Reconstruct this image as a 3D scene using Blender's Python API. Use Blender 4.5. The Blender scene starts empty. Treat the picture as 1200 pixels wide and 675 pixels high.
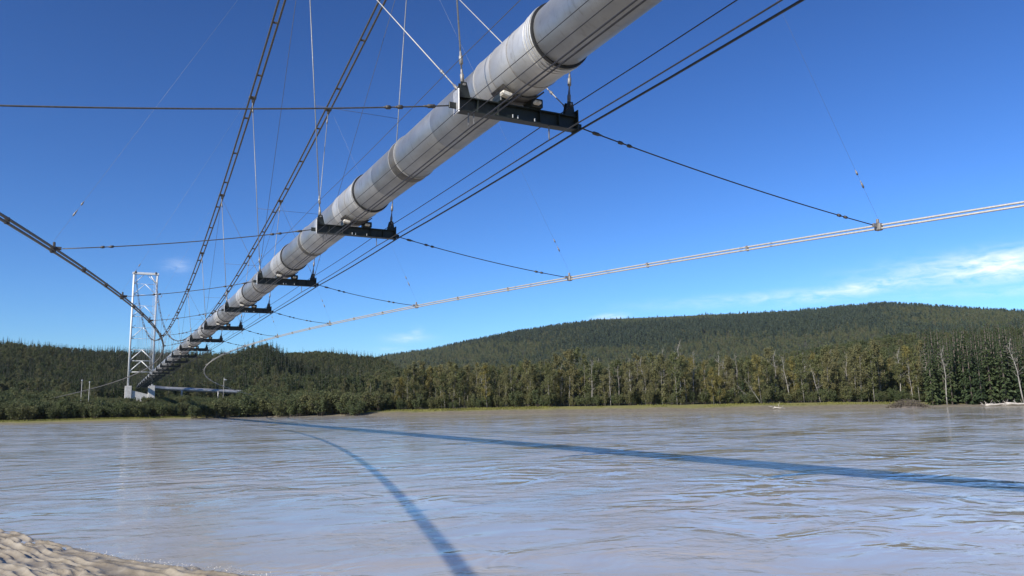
import bpy, math, random
import numpy as np
from mathutils import Vector, Matrix

random.seed(7)
rng = np.random.default_rng(7)
scene = bpy.context.scene
col = scene.collection

# ------------------------------------------------------------------ camera
# world: X across the bridge (right), Y along the pipe (away), Z up; river surface Z = 0, pipe axis X = 0
EYE = 3.1
CAM = Vector((-9.1, 0.0, EYE))
YAW, PITCH, ROLL = math.radians(27.337), math.radians(8.382), -0.01815
FPX = 902.1
fwd = Vector((math.sin(YAW)*math.cos(PITCH), math.cos(YAW)*math.cos(PITCH), math.sin(PITCH)))
rt0 = Vector((math.cos(YAW), -math.sin(YAW), 0)); up0 = rt0.cross(fwd)
rt = math.cos(ROLL)*rt0 + math.sin(ROLL)*up0
up = -math.sin(ROLL)*rt0 + math.cos(ROLL)*up0
cd = bpy.data.cameras.new('camera'); cam = bpy.data.objects.new('camera', cd); col.objects.link(cam)
cam.matrix_world = Matrix(((rt.x, up.x, -fwd.x, CAM.x), (rt.y, up.y, -fwd.y, CAM.y), (rt.z, up.z, -fwd.z, CAM.z), (0, 0, 0, 1)))
cd.sensor_width = 36; cd.lens = FPX/1200*36; cd.clip_start = 0.1; cd.clip_end = 20000
scene.camera = cam

# ------------------------------------------------------------------ sun and sky
SHX, SHY = 1.52, 0.55                      # horizontal travel of a shadow per metre of height
sun_dir = Vector((-SHX, -SHY, 1)).normalized()          # towards the sun
SUN_EL = math.asin(sun_dir.z); SUN_AZ = math.atan2(sun_dir.x, sun_dir.y)
sl = bpy.data.lights.new('sun', 'SUN'); sl.energy = 4.6; sl.angle = math.radians(0.53); sl.color = (1.0, 0.94, 0.85)
so = bpy.data.objects.new('sun', sl); col.objects.link(so)
so.rotation_euler = sun_dir.to_track_quat('Z', 'Y').to_euler(); so.location = (-60, -40, 80)

world = bpy.data.worlds.new('World'); scene.world = world; world.use_nodes = True
wt = world.node_tree; wt.nodes.clear()
def wn(t, **kw):
    n = wt.nodes.new(t)
    for k, v in kw.items(): setattr(n, k, v)
    return n
def wmath(op, a, b=None, c=None, clamp=False):
    n = wn('ShaderNodeMath', operation=op, use_clamp=clamp)
    for i, v in enumerate((a, b, c)):
        if v is None: continue
        if isinstance(v, (int, float)): n.inputs[i].default_value = v
        else: wt.links.new(v, n.inputs[i])
    return n.outputs[0]
sky = wn('ShaderNodeTexSky', sky_type='NISHITA', sun_disc=False)
sky.sun_elevation = SUN_EL; sky.sun_rotation = SUN_AZ % (2*math.pi)
sky.altitude = 300; sky.air_density = 1.0; sky.dust_density = 0.15; sky.ozone_density = 3.2
tc = wn('ShaderNodeTexCoord')
sep = wn('ShaderNodeSeparateXYZ'); wt.links.new(tc.outputs['Generated'], sep.inputs[0])
az = wmath('MULTIPLY', wmath('ARCTAN2', sep.outputs[0], sep.outputs[1]), 180/math.pi)
el = wmath('MULTIPLY', wmath('ARCSINE', sep.outputs[2]), 180/math.pi)
comb = wn('ShaderNodeCombineXYZ')
wt.links.new(wmath('MULTIPLY', az, 0.55), comb.inputs[0]); wt.links.new(wmath('MULTIPLY', el, 1.9), comb.inputs[1])
nz = wn('ShaderNodeTexNoise'); nz.inputs['Scale'].default_value = 0.9; nz.inputs['Detail'].default_value = 9; nz.inputs['Roughness'].default_value = 0.62
nz.inputs['Distortion'].default_value = 0.5
wt.links.new(comb.outputs[0], nz.inputs['Vector'])
def blob(a0, e0, sa, se, tilt=0.0):
    da = wmath('SUBTRACT', az, a0)
    de = wmath('SUBTRACT', wmath('SUBTRACT', el, e0), wmath('MULTIPLY', da, tilt))
    q = wmath('ADD', wmath('POWER', wmath('DIVIDE', da, sa), 2), wmath('POWER', wmath('DIVIDE', de, se), 2))
    return wmath('EXPONENT', wmath('MULTIPLY', q, -1))
cl = None
for args, wgt in (((62.0, 7.95, 7.0, 0.85, 0.02), 1.35), ((52.0, 7.2, 4.5, 0.45, 0.10), 0.85), ((47, 6.95, 8.0, 0.42, 0.02), 0.38),
                  ((19.6, 4.75, 1.4, 0.28, 0.0), 0.42), ((18.2, 3.9, 0.9, 0.16, 0), 0.4), ((20.2, 5.15, 0.45, 0.35, 0), 0.32),
                  ((3.5, 9.6, 0.75, 0.42, 0), 0.32), ((34.6, 6.05, 1.2, 0.24, 0.05), 0.6), ((66, 6.3, 10.0, 0.35, 0.0), 0.4)):
    b = wmath('MULTIPLY', blob(*args), wgt)
    cl = b if cl is None else wmath('MAXIMUM', cl, b)
cl = wmath('MULTIPLY', cl, wmath('MULTIPLY_ADD', nz.outputs['Fac'], 3.1, -0.95, clamp=True), clamp=True)
mix = wn('ShaderNodeMixRGB'); mix.inputs[2].default_value = (11.0, 11.6, 12.4, 1)
gam = wn('ShaderNodeGamma'); gam.inputs[1].default_value = 1.42; wt.links.new(sky.outputs[0], gam.inputs[0])
tint = wn('ShaderNodeMixRGB', blend_type='MULTIPLY'); tint.inputs[0].default_value = 1.0; tint.inputs[2].default_value = (.335, .475, .645, 1)
wt.links.new(gam.outputs[0], tint.inputs[1])
wt.links.new(wmath('MULTIPLY', cl, 0.85), mix.inputs[0]); wt.links.new(tint.outputs[0], mix.inputs[1])
bg = wn('ShaderNodeBackground'); bg.inputs[1].default_value = 0.076
wt.links.new(mix.outputs[0], bg.inputs[0])
wo = wn('ShaderNodeOutputWorld'); wt.links.new(bg.outputs[0], wo.inputs[0])
scene.view_settings.view_transform = 'Standard'; scene.view_settings.look = 'None'
scene.view_settings.exposure = 0.55; scene.view_settings.gamma = 1.0
scene.render.resolution_x, scene.render.resolution_y = 1024, 576

# ------------------------------------------------------------------ helpers
def tag(o, label=None, cat=None, group=None, kind=None):
    if label: o['label'] = label
    if cat: o['category'] = cat
    if group: o['group'] = group
    if kind: o['kind'] = kind
    return o
def empty(name, loc=(0, 0, 0), label=None, cat=None, group=None):
    o = bpy.data.objects.new(name, None); o.location = loc; o.empty_display_size = 0.2
    col.objects.link(o); return tag(o, label, cat, group)

class MB:
    """collects shapes; build() links them as one mesh object"""
    def __init__(s): s.v = []; s.f = []
    def add(s, v, f):
        n = len(s.v); s.v += [tuple(a) for a in v]; s.f += [tuple(i+n for i in q) for q in f]; return s
    def box(s, c, d, rot=None, bev=0.0):
        x, y, z = d[0]/2, d[1]/2, d[2]/2
        if bev:
            b = min(bev, .45*min(d)); v = []; 
            for sz in (-1, 1):
                for (ax, ay) in ((x, y-b), (x-b, y), (-x+b, y), (-x, y-b), (-x, -y+b), (-x+b, -y), (x-b, -y), (x, -y+b)):
                    v.append((ax, ay, sz*(z-b)))
            for sz in (-1, 1):
                for (ax, ay) in ((x-b, y-b), (x-b, y-b), (-x+b, y-b), (-x+b, y-b), (-x+b, -y+b), (-x+b, -y+b), (x-b, -y+b), (x-b, -y+b)):
                    v.append((ax, ay, sz*z))
            f = [(i, (i+1) % 8, 8+(i+1) % 8, 8+i) for i in range(8)]
            for base, top, fl in ((0, 16, 1), (8, 24, 0)):
                for i in range(8):
                    j = (i+1) % 8
                    f.append((base+i, top+i, top+j, base+j) if fl else (base+i, base+j, top+j, top+i))
                q = [top, top+2, top+4, top+6]; f.append(tuple(q[::-1]) if fl else tuple(q))
        else:
            v = [(sx*x, sy*y, sz*z) for sx in (-1, 1) for sy in (-1, 1) for sz in (-1, 1)]
            f = [(0, 1, 3, 2), (4, 6, 7, 5), (0, 4, 5, 1), (2, 3, 7, 6), (0, 2, 6, 4), (1, 5, 7, 3)]
        if rot is not None: v = [rot @ Vector(a) for a in v]
        return s.add([(a[0]+c[0], a[1]+c[1], a[2]+c[2]) for a in v], f)
    def bar(s, a, b, w, h, upv=(0, 0, 1)):
        a, b = Vector(a), Vector(b); d = (b-a); L = d.length; d.normalize()
        u = Vector(upv)
        if abs(d.dot(u)) > .98: u = Vector((0, 1, 0))
        x = d.cross(u).normalized(); u = x.cross(d)
        R = Matrix((x, d, u)).transposed()
        return s.box((a+b)/2, (w, L, h), R)
    def tube(s, pts, r, n=8, cap=True):
        P = [Vector(p) for p in pts]; m = len(P); rr = r if hasattr(r, '__len__') else [r]*m
        t = [(P[min(i+1, m-1)]-P[max(i-1, 0)]).normalized() for i in range(m)]
        a = Vector((0, 0, 1)) if abs(t[0].z) < .9 else Vector((1, 0, 0))
        v = []; 
        for i in range(m):
            x = t[i].cross(a).normalized(); a = x.cross(t[i]).normalized()
            for k in range(n):
                an = 2*math.pi*k/n; v.append(P[i]+rr[i]*(math.cos(an)*x+math.sin(an)*a))
        f = [(i*n+k, i*n+(k+1) % n, (i+1)*n+(k+1) % n, (i+1)*n+k) for i in range(m-1) for k in range(n)]
        if cap: f += [tuple(range(n))[::-1], tuple(range((m-1)*n, m*n))]
        return s.add(v, f)
    def build(s, name, mat, parent=None, smooth=False):
        me = bpy.data.meshes.new(name); me.from_pydata(s.v, [], s.f); me.validate(); me.update()
        o = bpy.data.objects.new(name, me); col.objects.link(o)
        if mat: me.materials.append(mat)
        if parent: o.parent = parent; o.location = (0, 0, 0)
        if parent:                       # vertices given in world space
            loc = Vector((0, 0, 0)); q = parent
            while q: loc += q.location; q = q.parent
            if loc.length > 0: me.transform(Matrix.Translation(-loc))
        if smooth: me.polygons.foreach_set('use_smooth', [True]*len(me.polygons))
        return o

def smoothstep(a, b, x):
    t = np.clip((x-a)/(b-a), 0, 1); return t*t*(3-2*t)

# value noise on the plane for terrain
_tab = rng.random((256, 256))
def vnoise(x, y):
    x = np.asarray(x, float); y = np.asarray(y, float)
    xi = np.floor(x).astype(int); yi = np.floor(y).astype(int); fx = x-xi; fy = y-yi
    fx = fx*fx*(3-2*fx); fy = fy*fy*(3-2*fy)
    g = lambda i, j: _tab[i % 256, j % 256]
    return (g(xi, yi)*(1-fx)+g(xi+1, yi)*fx)*(1-fy)+(g(xi, yi+1)*(1-fx)+g(xi+1, yi+1)*fx)*fy
def fbm(x, y, o=4):
    r = 0; a = .5
    for i in range(o): r = r+a*vnoise(x*2**i+17*i, y*2**i+31*i); a *= .5
    return r

# ------------------------------------------------------------------ materials
def mat(name):
    m = bpy.data.materials.new(name); m.use_nodes = True
    return m, m.node_tree, m.node_tree.nodes['Principled BSDF']
def N(nt, t, **kw):
    n = nt.nodes.new(t)
    for k, v in kw.items():
        if k in n.inputs.keys(): n.inputs[k].default_value = v
        else: setattr(n, k, v)
    return n
def ramp(nt, fac, stops):
    r = nt.nodes.new('ShaderNodeValToRGB'); e = r.color_ramp.elements
    while len(e) < len(stops): e.new(.5)
    for i, (p, c) in enumerate(stops): e[i].position = p; e[i].color = (*c, 1)
    nt.links.new(fac, r.inputs[0]); return r.outputs[0]
def metal(name, c1, c2, rough, metallic, scale=3.0, bump=0.05, stretch=None, rough2=None):
    m, nt, b = mat(name)
    tc = nt.nodes.new('ShaderNodeTexCoord'); vec = tc.outputs['Object']
    if stretch:
        mp = nt.nodes.new('ShaderNodeMapping'); mp.inputs['Scale'].default_value = stretch
        nt.links.new(vec, mp.inputs[0]); vec = mp.outputs[0]
    n = N(nt, 'ShaderNodeTexNoise', Scale=scale, Detail=8.0, Roughness=0.65); nt.links.new(vec, n.inputs['Vector'])
    c = ramp(nt, n.outputs['Fac'], [(.32, c1), (.68, c2)])
    nt.links.new(c, b.inputs['Base Color'])
    b.inputs['Metallic'].default_value = metallic; b.inputs['Roughness'].default_value = rough
    if rough2 is not None:
        mr = N(nt, 'ShaderNodeMapRange'); mr.inputs['To Min'].default_value = rough; mr.inputs['To Max'].default_value = rough2
        nt.links.new(n.outputs['Fac'], mr.inputs['Value']); nt.links.new(mr.outputs[0], b.inputs['Roughness'])
    if bump:
        bp = N(nt, 'ShaderNodeBump', Strength=bump); bp.inputs['Distance'].default_value = .02
        nt.links.new(n.outputs['Fac'], bp.inputs['Height']); nt.links.new(bp.outputs[0], b.inputs['Normal'])
    return m
M = {}
def jacket(name, c0, c1, grime, metallic, rough):
    m, nt, b = mat(name); tc = nt.nodes.new('ShaderNodeTexCoord'); oi = nt.nodes.new('ShaderNodeObjectInfo')
    def nz(scale, sc, detail=6.0, rgh=.6, dist=0.0):
        mp = nt.nodes.new('ShaderNodeMapping'); mp.inputs['Scale'].default_value = sc; nt.links.new(tc.outputs['Object'], mp.inputs[0])
        n = N(nt, 'ShaderNodeTexNoise', Scale=scale, Detail=detail, Roughness=rgh, Distortion=dist); nt.links.new(mp.outputs[0], n.inputs['Vector']); return n.outputs['Fac']
    base = ramp(nt, nz(.9, (1, .5, 1)), [(.35, c0), (.65, c1)])
    stain = N(nt, 'ShaderNodeMapRange'); stain.inputs['From Min'].default_value = .54; stain.inputs['From Max'].default_value = .74; stain.inputs['To Max'].default_value = .75
    nt.links.new(nz(2.2, (.8, 3.2, .8), 9.0, .72, .4), stain.inputs['Value'])
    mx = nt.nodes.new('ShaderNodeMixRGB'); nt.links.new(stain.outputs[0], mx.inputs[0]); nt.links.new(base, mx.inputs[1]); mx.inputs[2].default_value = (*grime, 1)
    var = N(nt, 'ShaderNodeMapRange'); var.inputs['To Min'].default_value = .80; var.inputs['To Max'].default_value = 1.12; nt.links.new(oi.outputs['Random'], var.inputs['Value'])
    hs = N(nt, 'ShaderNodeHueSaturation'); nt.links.new(mx.outputs[0], hs.inputs['Color']); nt.links.new(var.outputs[0], hs.inputs['Value'])
    nt.links.new(hs.outputs[0], b.inputs['Base Color']); b.inputs['Metallic'].default_value = metallic
    rr = N(nt, 'ShaderNodeMapRange'); rr.inputs['To Min'].default_value = rough; rr.inputs['To Max'].default_value = rough+.22; nt.links.new(nz(3.0, (1, 1, 1), 8.0), rr.inputs['Value']); nt.links.new(rr.outputs[0], b.inputs['Roughness'])
    bp = N(nt, 'ShaderNodeBump', Strength=.35); bp.inputs['Distance'].default_value = .05; nt.links.new(nz(1.5, (1, .6, 1), 3.0), bp.inputs['Height']); nt.links.new(bp.outputs[0], b.inputs['Normal'])
    return m
M['jacket'] = jacket('galvanised_jacket', (.34, .35, .355), (.48, .49, .49), (.20, .19, .165), .80, .34)
M['jacket_white'] = jacket('pale_jacket', (.45, .445, .43), (.60, .595, .575), (.24, .22, .185), .62, .40)
M['collar'] = metal('collar_band', (.30, .295, .28), (.44, .43, .41), .45, .3, 4, .05)
M['strap'] = metal('strap_steel', (.07, .066, .058), (.13, .122, .108), .55, .2, 5, .1)
M['rubber'] = metal('black_rubber', (.012, .012, .012), (.03, .03, .03), .6, 0, 6, .05)
M['beam'] = metal('green_black_paint', (.007, .010, .009), (.02, .026, .023), .5, 0, 4, .15)
M['galv'] = metal('galvanised_steel', (.38, .38, .37), (.55, .55, .54), .45, .5, 9, .1)
M['rope'] = metal('galvanised_rope', (.20, .197, .188), (.32, .315, .30), .5, .3, 14, .3)
M['rope_shaded'] = metal('shade_painted_rope', (.085, .08, .07), (.16, .15, .135), .55, .25, 14, .3)  # left wind cable: its unlit side painted in as a darker rope colour
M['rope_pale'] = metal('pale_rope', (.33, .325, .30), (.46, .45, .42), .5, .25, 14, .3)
M['rope_dark'] = metal('weathered_rope', (.055, .052, .047), (.11, .105, .095), .6, .2, 12, .3)
M['cable_black'] = metal('black_cable', (.012, .012, .014), (.03, .03, .033), .5, 0, 9, .05)
M['clamp'] = metal('clamp_steel', (.16, .15, .14), (.32, .31, .29), .55, .4, 8, .1)
M['clamp_dark'] = metal('dark_clamp', (.05, .047, .042), (.11, .1, .09), .6, .3, 8, .1)
M['pad'] = metal('weathered_pad', (.35, .30, .22), (.7, .68, .62), .7, 0, 7, .3)
M['tower_white'] = metal('white_tower_paint', (.68, .68, .66), (.80, .80, .78), .45, 0, 1.2, .05)
M['concrete'] = metal('pale_concrete', (.42, .41, .38), (.60, .59, .56), .85, 0, 1.0, .4)
M['wood_grey'] = metal('bleached_wood', (.30, .27, .23), (.52, .48, .42), .8, 0, 3, .4)
M['post'] = metal('weathered_post', (.30, .29, .27), (.44, .43, .40), .7, .1, 3, .2)

def bark(name, c1, c2):
    m, nt, b = mat(name); tc = nt.nodes.new('ShaderNodeTexCoord')
    mp = nt.nodes.new('ShaderNodeMapping'); mp.inputs['Scale'].default_value = (3, 3, .8); nt.links.new(tc.outputs['Object'], mp.inputs[0])
    n = N(nt, 'ShaderNodeTexNoise', Scale=1.7, Detail=6.0); nt.links.new(mp.outputs[0], n.inputs['Vector'])
    nt.links.new(ramp(nt, n.outputs['Fac'], [(.35, c1), (.6, c2)]), b.inputs['Base Color']); b.inputs['Roughness'].default_value = .85
    bp = N(nt, 'ShaderNodeBump', Strength=.5); nt.links.new(n.outputs['Fac'], bp.inputs['Height']); nt.links.new(bp.outputs[0], b.inputs['Normal'])
    return m
M['bark_dark'] = bark('spruce_bark', (.06, .05, .04), (.14, .115, .095))
M['bark_pale'] = bark('poplar_bark', (.09, .085, .068), (.20, .187, .155))
M['bark_dead'] = bark('dead_bark', (.17, .158, .138), (.30, .28, .245))

def foliage(name, stops, trans=.25, noise=.6):
    m, nt, b = mat(name)
    oi = nt.nodes.new('ShaderNodeObjectInfo')
    c = ramp(nt, oi.outputs['Random'], stops)
    geo = nt.nodes.new('ShaderNodeNewGeometry')
    n = N(nt, 'ShaderNodeTexNoise', Scale=noise, Detail=4.0); nt.links.new(geo.outputs['Position'], n.inputs['Vector'])
    mr = N(nt, 'ShaderNodeMapRange'); mr.inputs['From Min'].default_value = .3; mr.inputs['From Max'].default_value = .7
    mr.inputs['To Min'].default_value = .72; mr.inputs['To Max'].default_value = 1.28; nt.links.new(n.outputs['Fac'], mr.inputs['Value'])
    hs = N(nt, 'ShaderNodeHueSaturation'); nt.links.new(c, hs.inputs['Color']); nt.links.new(mr.outputs[0], hs.inputs['Value'])
    nt.links.new(hs.outputs[0], b.inputs['Base Color']); b.inputs['Roughness'].default_value = .65; b.inputs['Specular IOR Level'].default_value = .25
    tr = nt.nodes.new('ShaderNodeBsdfTranslucent'); nt.links.new(hs.outputs[0], tr.inputs['Color'])
    mx = N(nt, 'ShaderNodeMixShader'); mx.inputs[0].default_value = trans
    nt.links.new(b.outputs[0], mx.inputs[1]); nt.links.new(tr.outputs[0], mx.inputs[2])
    nt.links.new(mx.outputs[0], nt.nodes['Material Output'].inputs['Surface'])
    return m
M['spruce'] = foliage('spruce_needles', [(0, (.032, .052, .024)), (.5, (.048, .070, .029)), (1, (.070, .092, .036))], .12)
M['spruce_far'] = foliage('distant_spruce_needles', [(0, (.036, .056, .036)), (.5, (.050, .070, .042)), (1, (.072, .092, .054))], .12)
M['leaf'] = foliage('poplar_leaves', [(0, (.120, .135, .054)), (.3, (.150, .156, .062)), (.6, (.172, .166, .074)), (.85, (.192, .176, .076)), (1, (.225, .196, .056))], .42)
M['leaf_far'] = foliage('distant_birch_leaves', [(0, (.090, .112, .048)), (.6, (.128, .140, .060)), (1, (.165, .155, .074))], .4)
M['willow'] = foliage('willow_leaves', [(0, (.076, .098, .040)), (.5, (.104, .122, .050)), (1, (.140, .138, .058))], .36)
M['grass'] = foliage('bank_grass', [(0, (.15, .17, .03)), (1, (.20, .19, .05))], .3, .15)
M['brush'] = foliage('dead_brush', [(0, (.10, .085, .06)), (1, (.13, .11, .08))], .1)

# ------------------------------------------------------------------ where things stand
def px_az(x): return YAW + math.atan((x-600)/FPX)          # bearing of a photo column, radians
def ang(deg): return math.radians(deg)
shore = [(-330, 330), (-200, 262), (-120, 238), (-60, 224), (-32, 217), (-14, 213), (2, 217), (14, 228), (30, 226), (54, 203), (81, 175), (110, 147), (144, 125), (164, 119), (174, 103),
         (205, 60), (240, 0), (300, -120)]
sp = np.array(shore, float); sa = np.arctan2(sp[:, 0]-CAM.x, sp[:, 1]); sr = np.hypot(sp[:, 0]-CAM.x, sp[:, 1])
o_ = np.argsort(sa); sa, sr = sa[o_], sr[o_]
_a = np.linspace(sa[0], sa[-1], 4000); _r = np.interp(_a, sa, sr)          # soften the corners, add small bays
_k = np.exp(-np.linspace(-2.2, 2.2, 61)**2); _k /= _k.sum(); _r = np.convolve(np.pad(_r, 30, mode='edge'), _k, 'valid')
_r = _r+5.0*(fbm(np.degrees(_a)*.8, 0*_a+3, 4)-.47); sa, sr = _a, _r
def r_shore(a): return np.interp(a, sa, sr)
sky_az = np.radians([-60, -30, -6.4, -1.7, 2.5, 6.6, 9, 10.6, 13.5, 17.2, 20.9, 27.3, 33.6, 41.7, 47.5, 53.4, 57.9, 61, 70, 100])
sky_el = np.radians([3.6, 3.9, 4.05, 3.65, 3.55, 3.5, 3.45, 3.5, 3.65, 3.25, 3.70, 4.83, 5.62, 5.70, 5.66, 5.76, 5.16, 4.76, 4.2, 3.5])
def ground(x, y):
    x = np.asarray(x, float); y = np.asarray(y, float)
    a = np.arctan2(x-CAM.x, y); r = np.hypot(x-CAM.x, y); s = r-r_shore(a)
    d = np.degrees(a)
    h = np.where(s < 0, np.maximum(-2.5, s*.06), 0.0)
    bank_top = np.interp(d, [-10, 9, 16, 19, 30, 50, 56, 62], [.55, .6, .8, 1.2, 1.5, 1.4, .9, .8]); wdt = np.interp(d, [-10, 10, 17, 20], [10, 10, 12, 20])
    h = h + bank_top*smoothstep(0, 1, s/wdt) + .25*(fbm(x*.09, y*.09)-.45)*smoothstep(0, 10, s)
    h = h + 4.6*smoothstep(25, 112, s) + 6*smoothstep(110, 500, s)*fbm(x*.006+3, y*.006)
    ridge = np.interp(a, sky_az, sky_el)
    wl = 1-smoothstep(17, 22, d)                      # near left hill
    DL = 760.0; HL = np.maximum(0, EYE+DL*np.tan(ridge)-10.5)
    left = wl*HL*smoothstep(320, DL-20, r)*(1-.35*smoothstep(DL, DL+900, r))
    wk = np.exp(-((d-9.2)/3.6)**2); DK = 560.0
    knoll = wk*(EYE+DK*math.tan(ang(4.42))-11)*smoothstep(330, DK, r)*(1-.5*smoothstep(DK, DK+350, r))
    DB = 2450.0; HB = np.maximum(0, EYE+DB*np.tan(ridge)-9.5)
    wb = smoothstep(12, 18, d)
    big = wb*HB*smoothstep(700, DB, r)**1.15*(1-.4*smoothstep(DB, DB+1800, r)) + wb*9*(fbm(x*.004, y*.004)-.47)*smoothstep(500, 1500, r)*(1-smoothstep(2000, DB, r))
    wr = smoothstep(38, 47, d); DR = 430.0
    right = wr*np.interp(d, [38, 47, 54, 61, 80], [4, 15, 22, 22, 18])*smoothstep(200, DR, r)
    return np.where(s < 0, h, np.maximum.reduce([h, left, knoll, big, right+0*h])
                    + 0.0)
def gz(x, y): return float(ground(x, y))
def at(px, setback):
    a = px_az(px); r = float(r_shore(a))+setback
    x, y = CAM.x+r*math.sin(a), r*math.cos(a); return x, y, gz(x, y)

HAZE = 0.000032
# ------------------------------------------------------------------ terrain, river
def zone_ground():
    m, nt, b = mat('bank_ground')
    at_ = nt.nodes.new('ShaderNodeAttribute'); at_.attribute_name = 'setback'
    geo = nt.nodes.new('ShaderNodeNewGeometry')
    n = N(nt, 'ShaderNodeTexNoise', Scale=.12, Detail=9.0, Roughness=.7); nt.links.new(geo.outputs['Position'], n.inputs['Vector'])
    n2 = N(nt, 'ShaderNodeTexNoise', Scale=.9, Detail=8.0, Roughness=.7); nt.links.new(geo.outputs['Position'], n2.inputs['Vector'])
    mud = ramp(nt, n2.outputs['Fac'], [(.3, (.10, .085, .058)), (.5, (.17, .145, .10)), (.72, (.24, .205, .15))])
    grass = ramp(nt, n2.outputs['Fac'], [(.3, (.13, .13, .035)), (.7, (.23, .21, .06))])
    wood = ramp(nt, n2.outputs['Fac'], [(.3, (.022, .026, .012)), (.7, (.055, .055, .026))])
    ma = N(nt, 'ShaderNodeMath', operation='MULTIPLY_ADD'); nt.links.new(n.outputs['Fac'], ma.inputs[0]); ma.inputs[1].default_value = 14; nt.links.new(at_.outputs['Fac'], ma.inputs[2])
    f1 = N(nt, 'ShaderNodeMapRange'); f1.inputs['From Min'].default_value = 15.5; f1.inputs['From Max'].default_value = 19.5; nt.links.new(ma.outputs[0], f1.inputs['Value'])
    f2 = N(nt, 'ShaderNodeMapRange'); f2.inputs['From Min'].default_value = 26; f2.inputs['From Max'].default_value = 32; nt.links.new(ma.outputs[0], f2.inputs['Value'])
    m1 = nt.nodes.new('ShaderNodeMixRGB'); nt.links.new(f1.outputs[0], m1.inputs[0]); nt.links.new(mud, m1.inputs[1]); nt.links.new(grass, m1.inputs[2])
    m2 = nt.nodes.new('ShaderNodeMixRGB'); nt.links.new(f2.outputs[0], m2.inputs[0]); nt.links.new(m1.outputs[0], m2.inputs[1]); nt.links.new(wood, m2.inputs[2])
    nt.links.new(m2.outputs[0], b.inputs['Base Color']); b.inputs['Roughness'].default_value = .85
    bp = N(nt, 'ShaderNodeBump', Strength=.5); bp.inputs['Distance'].default_value = .25; nt.links.new(n2.outputs['Fac'], bp.inputs['Height']); nt.links.new(bp.outputs[0], b.inputs['Normal'])
    return m
def grid_mesh(name, X, Y, Z, material, attr=None):
    n, m = X.shape
    v = np.stack([X, Y, Z], -1).reshape(-1, 3)
    i = np.arange(n*m).reshape(n, m)
    f = np.stack([i[:-1, :-1], i[:-1, 1:], i[1:, 1:], i[1:, :-1]], -1).reshape(-1, 4)
    me = bpy.data.meshes.new(name)
    me.vertices.add(len(v)); me.vertices.foreach_set('co', v.ravel().astype(np.float32))
    me.loops.add(f.size); me.loops.foreach_set('vertex_index', f.ravel().astype(np.int32))
    me.polygons.add(len(f)); me.polygons.foreach_set('loop_start', np.arange(0, f.size, 4, dtype=np.int32))
    me.update(calc_edges=True); me.polygons.foreach_set('use_smooth', np.ones(len(f), bool))
    if attr:
        for k, a in attr.items():
            at_ = me.attributes.new(k, 'FLOAT', 'POINT'); at_.data.foreach_set('value', a.ravel().astype(np.float32))
    me.materials.append(material)
    o = bpy.data.objects.new(name, me); col.objects.link(o); return o
A = np.radians(np.concatenate([np.arange(-62, -14, 1.5), np.arange(-14, 70, .3), np.arange(70, 112, 1.5)]))
srow = np.concatenate([np.arange(-24, 30, 1.5), np.geomspace(30, 5200, 130)])
AA, SS = np.meshgrid(A, srow, indexing='ij'); RR = r_shore(AA)+SS
TX, TY = CAM.x+RR*np.sin(AA), RR*np.cos(AA); TZ = ground(TX, TY)
terrain = tag(grid_mesh('far_bank_terrain', TX, TY, TZ, zone_ground(), {'setback': SS+np.interp(np.degrees(AA), [-10, 6, 9, 16, 19], [7, 7, 4, 3, 0])*(SS > 2.5)}), kind='structure')

def water_mat():
    m, nt, b = mat('silty_river')
    geo = nt.nodes.new('ShaderNodeNewGeometry')
    def mapped(sc, rot=0):
        mp = nt.nodes.new('ShaderNodeMapping'); mp.inputs['Scale'].default_value = sc; mp.inputs['Rotation'].default_value = (0, 0, rot)
        nt.links.new(geo.outputs['Position'], mp.inputs[0]); return mp.outputs[0]
    R = math.radians(24)
    big = N(nt, 'ShaderNodeTexNoise', Scale=1.0, Detail=5.0, Roughness=.55, Distortion=.8); nt.links.new(mapped((.05, .10, 1), R), big.inputs['Vector'])
    pat = N(nt, 'ShaderNodeTexNoise', Scale=1.0, Detail=4.0, Roughness=.6, Distortion=1.5); nt.links.new(mapped((.15, .24, 1), R*.8), pat.inputs['Vector'])
    mid = N(nt, 'ShaderNodeTexNoise', Scale=1.0, Detail=3.0, Roughness=.45, Distortion=1.2); nt.links.new(mapped((.34, .48, 1), R), mid.inputs['Vector'])
    sml = N(nt, 'ShaderNodeTexNoise', Scale=1.0, Detail=4.0, Roughness=.55, Distortion=1.0); nt.links.new(mapped((1.3, 1.9, 1), R*.6), sml.inputs['Vector'])
    silt = ramp(nt, big.outputs['Fac'], [(.32, (.33, .292, .228)), (.5, (.385, .352, .30)), (.68, (.42, .392, .352))])
    nt.links.new(silt, b.inputs['Base Color'])
    b.inputs['IOR'].default_value = 1.33; b.inputs['Specular IOR Level'].default_value = .5
    def rng_(src, a0, a1, b0, b1):
        q = N(nt, 'ShaderNodeMapRange')
        for k_, v_ in (('From Min', a0), ('From Max', a1), ('To Min', b0), ('To Max', b1)): q.inputs[k_].default_value = v_
        nt.links.new(src, q.inputs['Value']); return q.outputs[0]
    nt.links.new(rng_(pat.outputs['Fac'], .35, .65, .06, .2), b.inputs['Roughness'])
    # calm slicks between rougher patches
    b1 = N(nt, 'ShaderNodeBump', Strength=1.0); b1.inputs['Distance'].default_value = .23; nt.links.new(mid.outputs['Fac'], b1.inputs['Height'])
    nt.links.new(rng_(big.outputs['Fac'], .40, .64, .14, .95), b1.inputs['Strength'])
    b2 = N(nt, 'ShaderNodeBump', Strength=.6); b2.inputs['Distance'].default_value = .045; nt.links.new(sml.outputs['Fac'], b2.inputs['Height'])
    nt.links.new(rng_(pat.outputs['Fac'], .42, .66, .03, 1.0), b2.inputs['Strength'])
    nt.links.new(b1.outputs[0], b2.inputs['Normal']); nt.links.new(b2.outputs[0], b.inputs['Normal'])
    return m
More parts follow.
